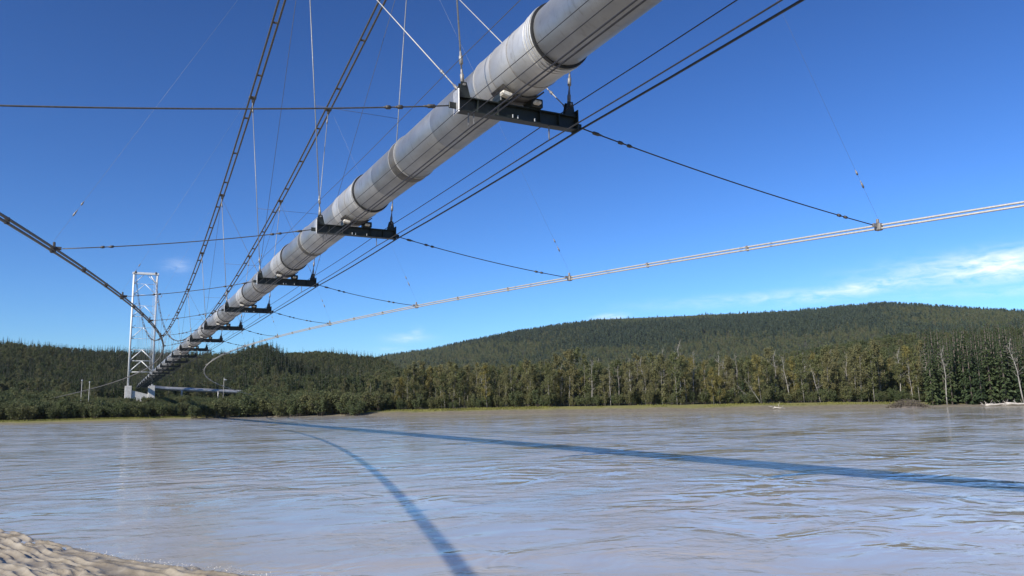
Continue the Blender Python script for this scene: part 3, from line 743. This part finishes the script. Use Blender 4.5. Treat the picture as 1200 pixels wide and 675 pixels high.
for i in range(6):
    hh = 16.0; lf = spruce_mesh(100+i, hh, (2.3, 1.9, 2.6, 2.1, 2.9, 1.7)[i], (30, 32, 28, 30, 30, 32)[i], (.04, .07, .03, .1, .05, .08)[i])
    t = MB(); t.tube([(0, 0, -.4), (0, 0, hh*.5), (0, 0, hh*.96)], [.22, .13, .02], 7)
    P_SPR.append((mesh_from('spruce_crown', lf.V, lf.F, M['spruce']), mb_mesh('spruce_trunk', t, M['bark_dark']), hh))
for i in range(8):
    lf, w = broad_mesh(200+i, 14.0, (2.2, 2.6, 1.9, 2.4, 2.9, 2.1, 2.5, 1.7)[i], (2100, 2300, 1600, 1900, 2400, 1400, 1900, 1200)[i], (.10, .08, .14, .1, .06, .2, .1, .22)[i], .40, (0, .05, .15, .1, 0, .3, .2, .35)[i])
    P_BRO.append((mesh_from('poplar_crown', lf.V, lf.F, M['leaf']), mb_mesh('poplar_trunk', w, M['bark_pale']), 14.0))
for i in range(5):
    lf, w = willow_mesh(300+i, 5.0, (2.4, 2.9, 2.1, 3.2, 2.6)[i], (1500, 1700, 1200, 1900, 1500)[i])
    P_WIL.append((mesh_from('willow_foliage', lf.V, lf.F, M['willow']), mb_mesh('willow_stems', w, M['bark_dark']), 5.0))
for i in range(4):
    t, w = dead_wood(400+i)
    P_DEAD.append((mb_mesh('bare_branches', w, M['bark_dead']), mb_mesh('dead_trunk', t, M['bark_dead']), 13.0))

def plant(proto, name, loc, h, label, cat, group, crown='crown', trunk='trunk', wide=1.0, tilt=(0, 0)):
    c, t, ph = proto; s = h/ph
    root = empty(name, loc, label, cat, group)
    root.rotation_euler = (tilt[0], tilt[1], random.uniform(0, 6.28)); root.scale = (s*wide, s*wide, s)
    for nm, me in ((trunk, t), (crown, c)):
        o = bpy.data.objects.new(nm, me); col.objects.link(o); o.parent = root
    return root
R_ = random.Random(11)
def size_word(h, a, b): return 'short' if h < a else ('middle-sized' if h < b else 'tall')
MARKS = [(-99, 60, 'at the far left'), (60, 145, 'left of the tower'), (145, 200, 'in front of the tower piers'), (200, 255, 'below the bank pipe'), (255, 300, 'at the bank pipe end'),
         (300, 365, 'below the wooded knoll'), (365, 450, 'left of the grass strip'), (450, 540, 'behind the yellow grass strip'), (540, 640, 'at the grass strip end'), (640, 705, 'left of the mid-bank bare trees'),
         (705, 760, 'left of the tallest bare tree'), (760, 830, 'around the tallest bare tree'), (830, 870, 'left of the leaning bare trees'), (870, 930, 'behind the leaning bare trees'),
         (930, 1000, 'right of the leaning bare trees'), (1000, 1040, 'left of the brush pile'), (1040, 1100, 'behind the brush pile'), (1100, 1145, 'between brush pile and driftwood'), (1145, 1180, 'behind the driftwood logs'), (1180, 1400, 'at the right edge')]
def mark(px):
    for a_, b_, w_ in MARKS:
        if a_ <= px < b_: return w_
# willows along the left half of the far bank
for i in range(96):
    px = -35+(450+35)*(i+R_.uniform(-.6, .6))/96
    big = px > 285
    x, y, z = at(px, R_.uniform(11, 19) if px < 225 else (R_.uniform(.5, 8) if px < 425 else R_.uniform(8, 20)))
    h = R_.uniform(3.6, 5.4) if not big else R_.uniform(4.5, 7.2)
    if 130 < px < 250: h = R_.uniform(3.2, 4.6)
    zone = 'left of the tower on the far bank' if px < 140 else ('below the tower and bank pipe' if px < 290 else 'between the bank pipe and the poplars')
    plant(R_.choice(P_WIL), 'willow_bush', (x, y, z), h, size_word(h, 4.2, 5.4)+' green waterside willow bush '+mark(px), 'bush', 'willow bushes '+mark(px), 'foliage', 'stems', R_.uniform(.9, 1.25))
# second line of willows behind, low in front of the tower
for i in range(60):
    px = -30+330*(i+R_.uniform(-.6, .6))/60
    x, y, z = at(px, R_.uniform(18, 70)); 
    h = R_.uniform(2.4, 3.6) if px > 120 else R_.uniform(3.5, 6.0)
    zone = 'left of the tower on the far bank' if px < 140 else 'below the tower and bank pipe'
    plant(R_.choice(P_WIL), 'willow_bush', (x, y, z), h, size_word(h, 3.0, 4.4)+' green second-row willow bush '+mark(px), 'bush', 'second row willows '+mark(px), 'foliage', 'stems', R_.uniform(.9, 1.2))
# poplars and birches
for i in range(235):
    px = 432+(1075-432)*(i+R_.uniform(-.9, .9))/235
    sb = R_.uniform(19, 34) if i % 3 else R_.uniform(30, 48)
    x, y, z = at(px, sb)
    h = (R_.uniform(8.5, 15.5) if px > 520 else R_.uniform(8, 13))*(.72+.6*float(fbm(px*.035, 4.0, 2)))
    if R_.random() < .25: h *= .62
    zone = 'behind the grass strip left of centre' if px < 640 else ('in the long bank row right of centre' if px < 900 else 'beside the spruce stand on the right')
    plant(R_.choice(P_BRO), 'poplar_tree', (x, y, z), h, size_word(h, 9, 12.3)+' olive green poplar '+mark(px)+(', front row' if i % 3 else ', back row'), 'tree', 'poplars '+mark(px), 'crown', 'trunk', R_.uniform(.75, 1.1), (R_.uniform(-.05, .05), R_.uniform(-.05, .05)))
for i in range(120):
    px = 450+(1085-450)*(i+R_.uniform(-.8, .8))/120
    x, y, z = at(px, R_.uniform(18.5, 25)); h = R_.uniform(2.0, 3.6)+2.6*R_.random()**3
    plant(R_.choice(P_WIL), 'willow_bush', (x, y, z), h, size_word(h, 2.8, 3.5)+' willow bush at the foot of poplars '+mark(px), 'bush', 'low willows '+mark(px), 'foliage', 'stems', R_.uniform(.8, 1.2))
# spruces
for i in range(74):
    px = 1082+(1225-1082)*(i+R_.uniform(-.5, .5))/74
    x, y, z = at(px, R_.uniform(7, 16) if i % 2 else R_.uniform(15, 34)); h = R_.uniform(13, 20)
    plant(R_.choice(P_SPR), 'spruce_tree', (x, y, z), h, size_word(h, 15.3, 17.7)+' dark spruce in the dense stand '+mark(px)+(', front row' if i % 2 else ', back row'), 'tree', 'spruces of the right stand', 'crown', 'trunk', R_.uniform(.85, 1.15))
for i in range(44):
    px = R_.uniform(450, 1080); x, y, z = at(px, R_.uniform(26, 50)); h = R_.uniform(9, 14.5)
    plant(R_.choice(P_SPR), 'spruce_tree', (x, y, z), h, size_word(h, 10.5, 12.7)+' narrow dark spruce among the poplars '+mark(px), 'tree', 'spruces among the poplars', 'crown', 'trunk', R_.uniform(.7, .95))
# bare trees
for (px, sb, h, tx, ty, lab) in ((775, 22, 15, 0, 0, 'pale bare dead tree, left of two tall ones right of centre'), (793, 24, 17.5, .0, .02, 'tallest pale bare dead tree right of centre'),
                                 (735, 24, 13, .02, .0, 'pale bare dead tree left of the tallest one'), (712, 21, 11, .03, -.02, 'pale bare dead tree above the mud bar'),
                                 (690, 22, 12.5, 0, .03, 'thin pale bare tree at the middle of the bank row'), (886, 19, 7.5, -.1, -.55, 'bare dead tree leaning hard to the left over the bank'),
                                 (879, 20, 6.5, .1, -.75, 'lowest leaning bare tree over the mud bar'), (920, 23, 12.5, .04, -.12, 'slightly leaning pale tree right of the leaning pair'),
                                 (1101, 6.5, 14.5, .0, .01, 'grey bare trunk in front of the spruce stand'), (1190, 7, 15.5, .02, -.13, 'pale bare trunk tilted among the spruces at the right edge'),
                                 (985, 24, 13, .0, .08, 'bare pale tree between the poplars and the spruce stand'), (1062, 20, 10, .0, -.05, 'short pale bare tree just left of the spruce stand'),
                                 (655, 24, 12, .02, .02, 'slender bare tree behind the yellow poplars'), (845, 22, 12, .0, .0, 'straight bare tree left of the leaning pair'), (955, 21, 10, 0, -.2, 'bare tree leaning left of the spruce stand'))+tuple((px_, 24+(px_*7 % 9), 10.5+(px_*3 % 5), 0, .04*((px_ % 5)-2), 'thin grey bare tree '+mark(px_)+', '+w_) for px_, w_ in ((562, 'left one'), (597, 'right one'), (622, 'beside the grass end'), (668, 'left one'), (701, 'right one'), (722, 'slim one'), (751, 'near its foot'), (808, 'right one'), (822, 'rightmost'), (838, 'left one'), (861, 'right one'), (903, 'right one'), (941, 'left one'), (968, 'middle one'), (994, 'right one'), (1021, 'single'), (1048, 'left one'), (1078, 'right one'))):
    x, y, z = at(px, sb); plant(R_.choice(P_DEAD), 'dead_tree', (x, y, z), h, lab, 'dead tree', 'bare trees along the bank', 'branches', 'trunk', 1.0, (0, 0))
    o = bpy.context.scene.collection.objects[-1].parent
    o.rotation_euler = Matrix.Rotation(ty, 3, fwd).to_euler() if abs(ty) > .001 else (tx, 0, 1.0)

# ---- forest behind, too many to count: instanced trees on points
protos = bpy.data.collections.new('forest_prototypes')
def proto_obj(name, meshes, coll):
    me = bpy.data.meshes.new(name); V = []; F = []; mi = []; mats = []
    for m_ in meshes:
        n = len(V); V += [tuple(v.co) for v in m_.vertices]; F += [tuple(i+n for i in p.vertices) for p in m_.polygons]
        mats.append(m_.materials[0]); mi += [len(mats)-1]*len(m_.polygons)
    me.from_pydata(V, [], F); me.update()
    for m_ in mats: me.materials.append(m_)
    me.polygons.foreach_set('material_index', mi)
    o = bpy.data.objects.new(name, me); coll.objects.link(o); return o
def coll_of(name, items):
    c = bpy.data.collections.new(name)
    for i, ms in enumerate(items): proto_obj('%s_%02d' % (name, i), ms, c)
    return c
def scaled(me, k, material=None):
    m2 = me.copy(); m2.transform(Matrix.Scale(k, 4))
    if material: m2.materials.clear(); m2.materials.append(material)
    return m2
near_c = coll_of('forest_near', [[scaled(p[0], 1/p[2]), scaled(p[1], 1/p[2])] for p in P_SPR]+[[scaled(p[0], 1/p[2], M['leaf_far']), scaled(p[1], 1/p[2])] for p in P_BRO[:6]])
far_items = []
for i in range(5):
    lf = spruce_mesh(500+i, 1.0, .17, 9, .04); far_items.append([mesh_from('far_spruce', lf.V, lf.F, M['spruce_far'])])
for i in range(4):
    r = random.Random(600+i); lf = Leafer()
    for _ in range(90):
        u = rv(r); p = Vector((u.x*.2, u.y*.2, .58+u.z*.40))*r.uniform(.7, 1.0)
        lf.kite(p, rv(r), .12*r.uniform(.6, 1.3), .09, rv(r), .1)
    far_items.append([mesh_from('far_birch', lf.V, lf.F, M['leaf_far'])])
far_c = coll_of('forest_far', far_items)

def forest(name, pts, scl, idx, coll, label):
    me = bpy.data.meshes.new(name); n = len(pts)
    me.vertices.add(n); me.vertices.foreach_set('co', np.asarray(pts, np.float32).ravel())
    a = me.attributes.new('tree_height', 'FLOAT', 'POINT'); a.data.foreach_set('value', np.asarray(scl, np.float32))
    a = me.attributes.new('tree_kind', 'INT', 'POINT'); a.data.foreach_set('value', np.asarray(idx, np.int32))
    a = me.attributes.new('tree_turn', 'FLOAT', 'POINT'); a.data.foreach_set('value', (rng.random(n)*6.283).astype(np.float32))
    o = bpy.data.objects.new(name, me); col.objects.link(o)
    ng = bpy.data.node_groups.new(name, 'GeometryNodeTree')
    ng.interface.new_socket('Geometry', in_out='INPUT', socket_type='NodeSocketGeometry'); ng.interface.new_socket('Geometry', in_out='OUTPUT', socket_type='NodeSocketGeometry')
    nn = ng.nodes.new; gi = nn('NodeGroupInput'); go = nn('NodeGroupOutput')
    ci = nn('GeometryNodeCollectionInfo'); ci.inputs['Collection'].default_value = coll; ci.inputs['Separate Children'].default_value = True; ci.inputs['Reset Children'].default_value = True
    ip = nn('GeometryNodeInstanceOnPoints'); ip.inputs['Pick Instance'].default_value = True
    def attr(nm, t):
        q = nn('GeometryNodeInputNamedAttribute'); q.data_type = t; q.inputs['Name'].default_value = nm; return q.outputs['Attribute']
    cx = nn('ShaderNodeCombineXYZ'); ng.links.new(attr('tree_turn', 'FLOAT'), cx.inputs['Z'])
    er = nn('FunctionNodeEulerToRotation'); ng.links.new(cx.outputs[0], er.inputs[0])
    ng.links.new(gi.outputs[0], ip.inputs['Points']); ng.links.new(ci.outputs[0], ip.inputs['Instance'])
    ng.links.new(attr('tree_kind', 'INT'), ip.inputs['Instance Index']); ng.links.new(er.outputs[0], ip.inputs['Rotation']); ng.links.new(attr('tree_height', 'FLOAT'), ip.inputs['Scale'])
    ng.links.new(ip.outputs[0], go.inputs[0])
    md = o.modifiers.new('trees', 'NODES'); md.node_group = ng
    return tag(o, label, 'forest', None, 'stuff')
def sample(n, d0, d1, r0, r1):
    a = np.radians(rng.uniform(d0, d1, n)); r = np.sqrt(rng.uniform(r0*r0, r1*r1, n)); return a, r
# the belt and slopes within 900 m
a, r = sample(42000, -14, 68, 150, 860)
x, y = CAM.x+r*np.sin(a), r*np.cos(a); s = r-r_shore(a); pxs = 600+FPX*np.tan(a-YAW)
edge = np.interp(pxs, [-200, 120, 300, 330, 430, 470, 1040, 1090], [345, 345, 350, 330, 250, 0, 0, 0]); need = np.interp(pxs, [420, 470, 1060, 1100], [40, 44, 44, 28])
keep = (r > edge) & (s > need)
keep &= ~((np.abs(x) < 14) & (r < 352))
x, y, r, s, a = x[keep], y[keep], r[keep], s[keep], a[keep]; d = np.degrees(a); n = len(x)
mixn = fbm(x*.012+5, y*.012+5, 3)
pspr = np.clip(.62+(mixn-.47)*3.2, .05, .97); pspr = np.where(d > 18, np.clip(pspr-.2, .05, .9), pspr); pspr = np.where(d > 55, np.where(s < 130, .97, .65), pspr); pspr = np.where(d < 17, np.clip(pspr+.12, .1, .97), pspr)
isp = rng.random(n) < pspr
idx = np.where(isp, rng.integers(0, 6, n), rng.integers(6, 12, n))
hgt = np.where(isp, 6.5+8.5*rng.random(n)**1.3, rng.uniform(6.5, 10.5, n))
hgt = np.where((s < 110) & (d > 16), hgt*1.08, hgt)
forest('forest_slopes', np.stack([x, y, ground(x, y)-.2], -1), hgt, idx, near_c, 'dark mixed forest of spruce and birch covering the near slopes behind the bank')
wil_c = coll_of('thicket', [[scaled(p[0], 1/p[2]), scaled(p[1], 1/p[2])] for p in P_WIL])
a, r = sample(5200, -12, 24, 200, 360)
x, y = CAM.x+r*np.sin(a), r*np.cos(a); sb = r-r_shore(a); pxs = 600+FPX*np.tan(a-YAW)
keep = (sb > 17) & (pxs < 450) & ~((np.abs(x-28) < 38) & (np.abs(y-YT-8) < 2.2)) & ~((np.abs(x) < 7) & (np.abs(y-YT) < 5))
x, y = x[keep], y[keep]; n = len(x)
forest('willow_thicket', np.stack([x, y, ground(x, y)-.1], -1), rng.uniform(.75, 1.25, n)*np.interp(600+FPX*np.tan(np.arctan2(x-CAM.x, y)-YAW), [-50, 90, 135, 270, 288, 350, 440], [4.4, 4.0, 2.3, 2.3, 5.0, 5.2, 5.5])*(.55+1.0*fbm(x*.07, y*.07, 2)), rng.integers(0, 5, n), wil_c, 'low willow thicket covering the ground behind the bank bushes')
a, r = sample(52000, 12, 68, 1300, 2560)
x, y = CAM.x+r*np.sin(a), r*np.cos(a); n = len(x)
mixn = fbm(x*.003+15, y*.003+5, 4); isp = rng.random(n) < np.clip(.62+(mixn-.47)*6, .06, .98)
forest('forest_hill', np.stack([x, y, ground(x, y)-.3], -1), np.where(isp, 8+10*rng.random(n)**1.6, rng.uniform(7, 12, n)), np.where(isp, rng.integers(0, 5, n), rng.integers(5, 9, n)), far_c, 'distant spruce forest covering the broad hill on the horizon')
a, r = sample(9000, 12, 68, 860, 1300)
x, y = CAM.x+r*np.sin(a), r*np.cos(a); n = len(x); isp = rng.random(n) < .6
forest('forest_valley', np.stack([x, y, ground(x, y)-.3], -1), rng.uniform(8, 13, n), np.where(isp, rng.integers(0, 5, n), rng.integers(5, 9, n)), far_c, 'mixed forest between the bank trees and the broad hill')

# ------------------------------------------------------------------ small things on the far bank
gl = Leafer(); r = random.Random(5)
for _ in range(13000):
    px = r.uniform(-40, 640) if r.random() < .75 else r.uniform(640, 1060)
    sb = r.uniform(11.5, 19.5) if px > 430 else r.uniform(7, 13)
    if fbm(px*.03, sb*.2, 2) < (.25 if px < 640 else .42): continue
    x, y, z = at(px, sb); gl.kite(Vector((x, y, z-.03)), Vector((r.gauss(0, .35), r.gauss(0, .35), 1)), r.uniform(.2, .5), r.uniform(.1, .22), rv(r), .1)
g_ = bpy.data.objects.new('bank_grass', mesh_from('bank_grass', gl.V, gl.F, M['grass'])); col.objects.link(g_)
tag(g_, 'yellow green grass strip between the mud and the trees', 'grass', None, 'stuff')

def log_thing(px, sb, L, yaw, lab, rad=.22, pitch=.05, root_end=True, z_add=.0):
    x, y, z = at(px, sb); z += rad+z_add
    root = empty('driftwood_log', (x, y, z), lab, 'log', 'driftwood on the far bank')
    d = Vector((math.cos(yaw), math.sin(yaw), pitch)).normalized()
    p = Vector((x, y, z)); r = random.Random(int(px*7+sb))
    mb = MB(); pts = [p+d*L*(i/6-.5)+Vector((0, r.uniform(-.1, .1), r.uniform(-.06, .06))) for i in range(7)]
    mb.tube(pts, [rad*(1.15-.7*i/6) for i in range(7)], 9); mb.build('trunk', M['wood_grey'], root, True)
    if root_end:
        for j in range(6):
            e = p-d*L*.5; v = Vector((-d.x*.4, -d.y*.4, 0))+rv(r)*.8
            mb = MB(); mb.tube([e, e+v*.6, e+v*1.2+rv(r)*.2], [.1, .06, .02], 6); mb.build('root', M['wood_grey'], root, True)
    for j in range(3):
        b = pts[2+j]; v = rv(r); v.z = abs(v.z)+.3
        mb = MB(); mb.tube([b, b+v*r.uniform(.5, 1.2)], [.05, .015], 5); mb.build('branch_stub', M['wood_grey'], root, True)
by = -YAW
log_thing(1163, 3.5, 7.5, by+.05, 'long bleached driftwood log below the spruce stand', .24)
log_thing(1188, 3.0, 7.0, by-.1, 'bleached driftwood log at the right edge of the bank', .26, -.03)
log_thing(1149, 4.2, 3.2, by+.4, 'short root end of driftwood left of the long log', .2, .2)
log_thing(1178, 4.6, 5.0, by+.25, 'thin bleached log behind the long driftwood log', .16, .1, False)
log_thing(907, 5.0, 2.6, by-.35, 'small pale driftwood piece on the mud bar', .14, -.08)
# brush island
x, y, z = at(1055, -1.0)
bi = empty('brush_pile', (x, y, 0), 'low grey brush pile stranded in the water by the right bank', 'brush pile')
r = random.Random(77); lf = Leafer(); st = MB()
rtv = Vector((math.cos(YAW), -math.sin(YAW), 0)); fw = Vector((math.sin(YAW), math.cos(YAW), 0))
for i in range(520):
    u = r.uniform(-4.6, 4.6); w = r.uniform(-1.1, 1.1); hh = (1-(abs(u)/4.9)**2)*r.uniform(.9, 2.3)
    b = Vector((x, y, -.1))+rtv*u+fw*w; e = b+Vector((r.gauss(0, .5), r.gauss(0, .5), hh))
    st.tube([b, b.lerp(e, .5)+rv(r)*.12, e], [.03, .02, .006], 4)
    for _ in range(5):
        p = b.lerp(e, r.uniform(.35, 1)); lf.kite(p, rv(r), r.uniform(.2, .5), .16, rv(r), .1)
st.build('stems', M['bark_dark'], bi); o = bpy.data.objects.new('twigs', mesh_from('twigs', [tuple(Vector(v)-Vector((x, y, 0))) for v in lf.V], lf.F, M['brush'])); col.objects.link(o); o.parent = bi
mb = MB(); 
mb.add([tuple(Vector((x, y, 0))+rtv*4.9*math.cos(t)*q+fw*1.3*math.sin(t)*q+Vector((0, 0, zz))) for (q, zz) in ((1.0, -.2), (.85, .28), (.4, .5)) for t in np.linspace(0, 6.283, 17)[:-1]],
       [(i*16+k, i*16+(k+1) % 16, (i+1)*16+(k+1) % 16, (i+1)*16+k) for i in range(2) for k in range(16)]+[tuple(range(32, 48))])
mb.build('mud_mound', M['bark_dark'], bi, True)

# foam flecks at the near edge
lf = Leafer(); r = random.Random(9)
for _ in range(420):
    xx = r.uniform(-9.6, -3.5); t = r.gauss(.05, .28); yy = float(np.interp(xx, _x, _y))-t
    lf.kite(Vector((xx, yy, .035+.06*max(0, t)+r.uniform(0, .02))), Vector((r.gauss(0, 1), r.gauss(0, 1), r.uniform(0, .3))), r.uniform(.012, .045), r.uniform(.012, .035), Vector((0, 0, 1)), .3)
fm, nt, b = mat('foam'); b.inputs['Base Color'].default_value = (.62, .58, .5, 1); b.inputs['Roughness'].default_value = .7
o = bpy.data.objects.new('foam', mesh_from('foam', lf.V, lf.F, fm)); col.objects.link(o); tag(o, 'pale foam flecks along the near silt edge', 'foam', None, 'stuff')

# ------------------------------------------------------------------ thin air haze
hm = bpy.data.materials.new('thin_haze'); hm.use_nodes = True; nt = hm.node_tree; nt.nodes.clear()
pv = nt.nodes.new('ShaderNodeVolumePrincipled'); pv.inputs['Color'].default_value = (.80, .89, 1.0, 1); pv.inputs['Density'].default_value = HAZE; pv.inputs['Anisotropy'].default_value = .2
ou = nt.nodes.new('ShaderNodeOutputMaterial'); nt.links.new(pv.outputs[0], ou.inputs['Volume'])
mb = MB(); mb.box((0, 2000, 143.5), (14000, 9500, 293)); hz = mb.build('haze', hm)
tag(hz, 'thin bluish air haze over the whole valley', 'haze', None, 'stuff')
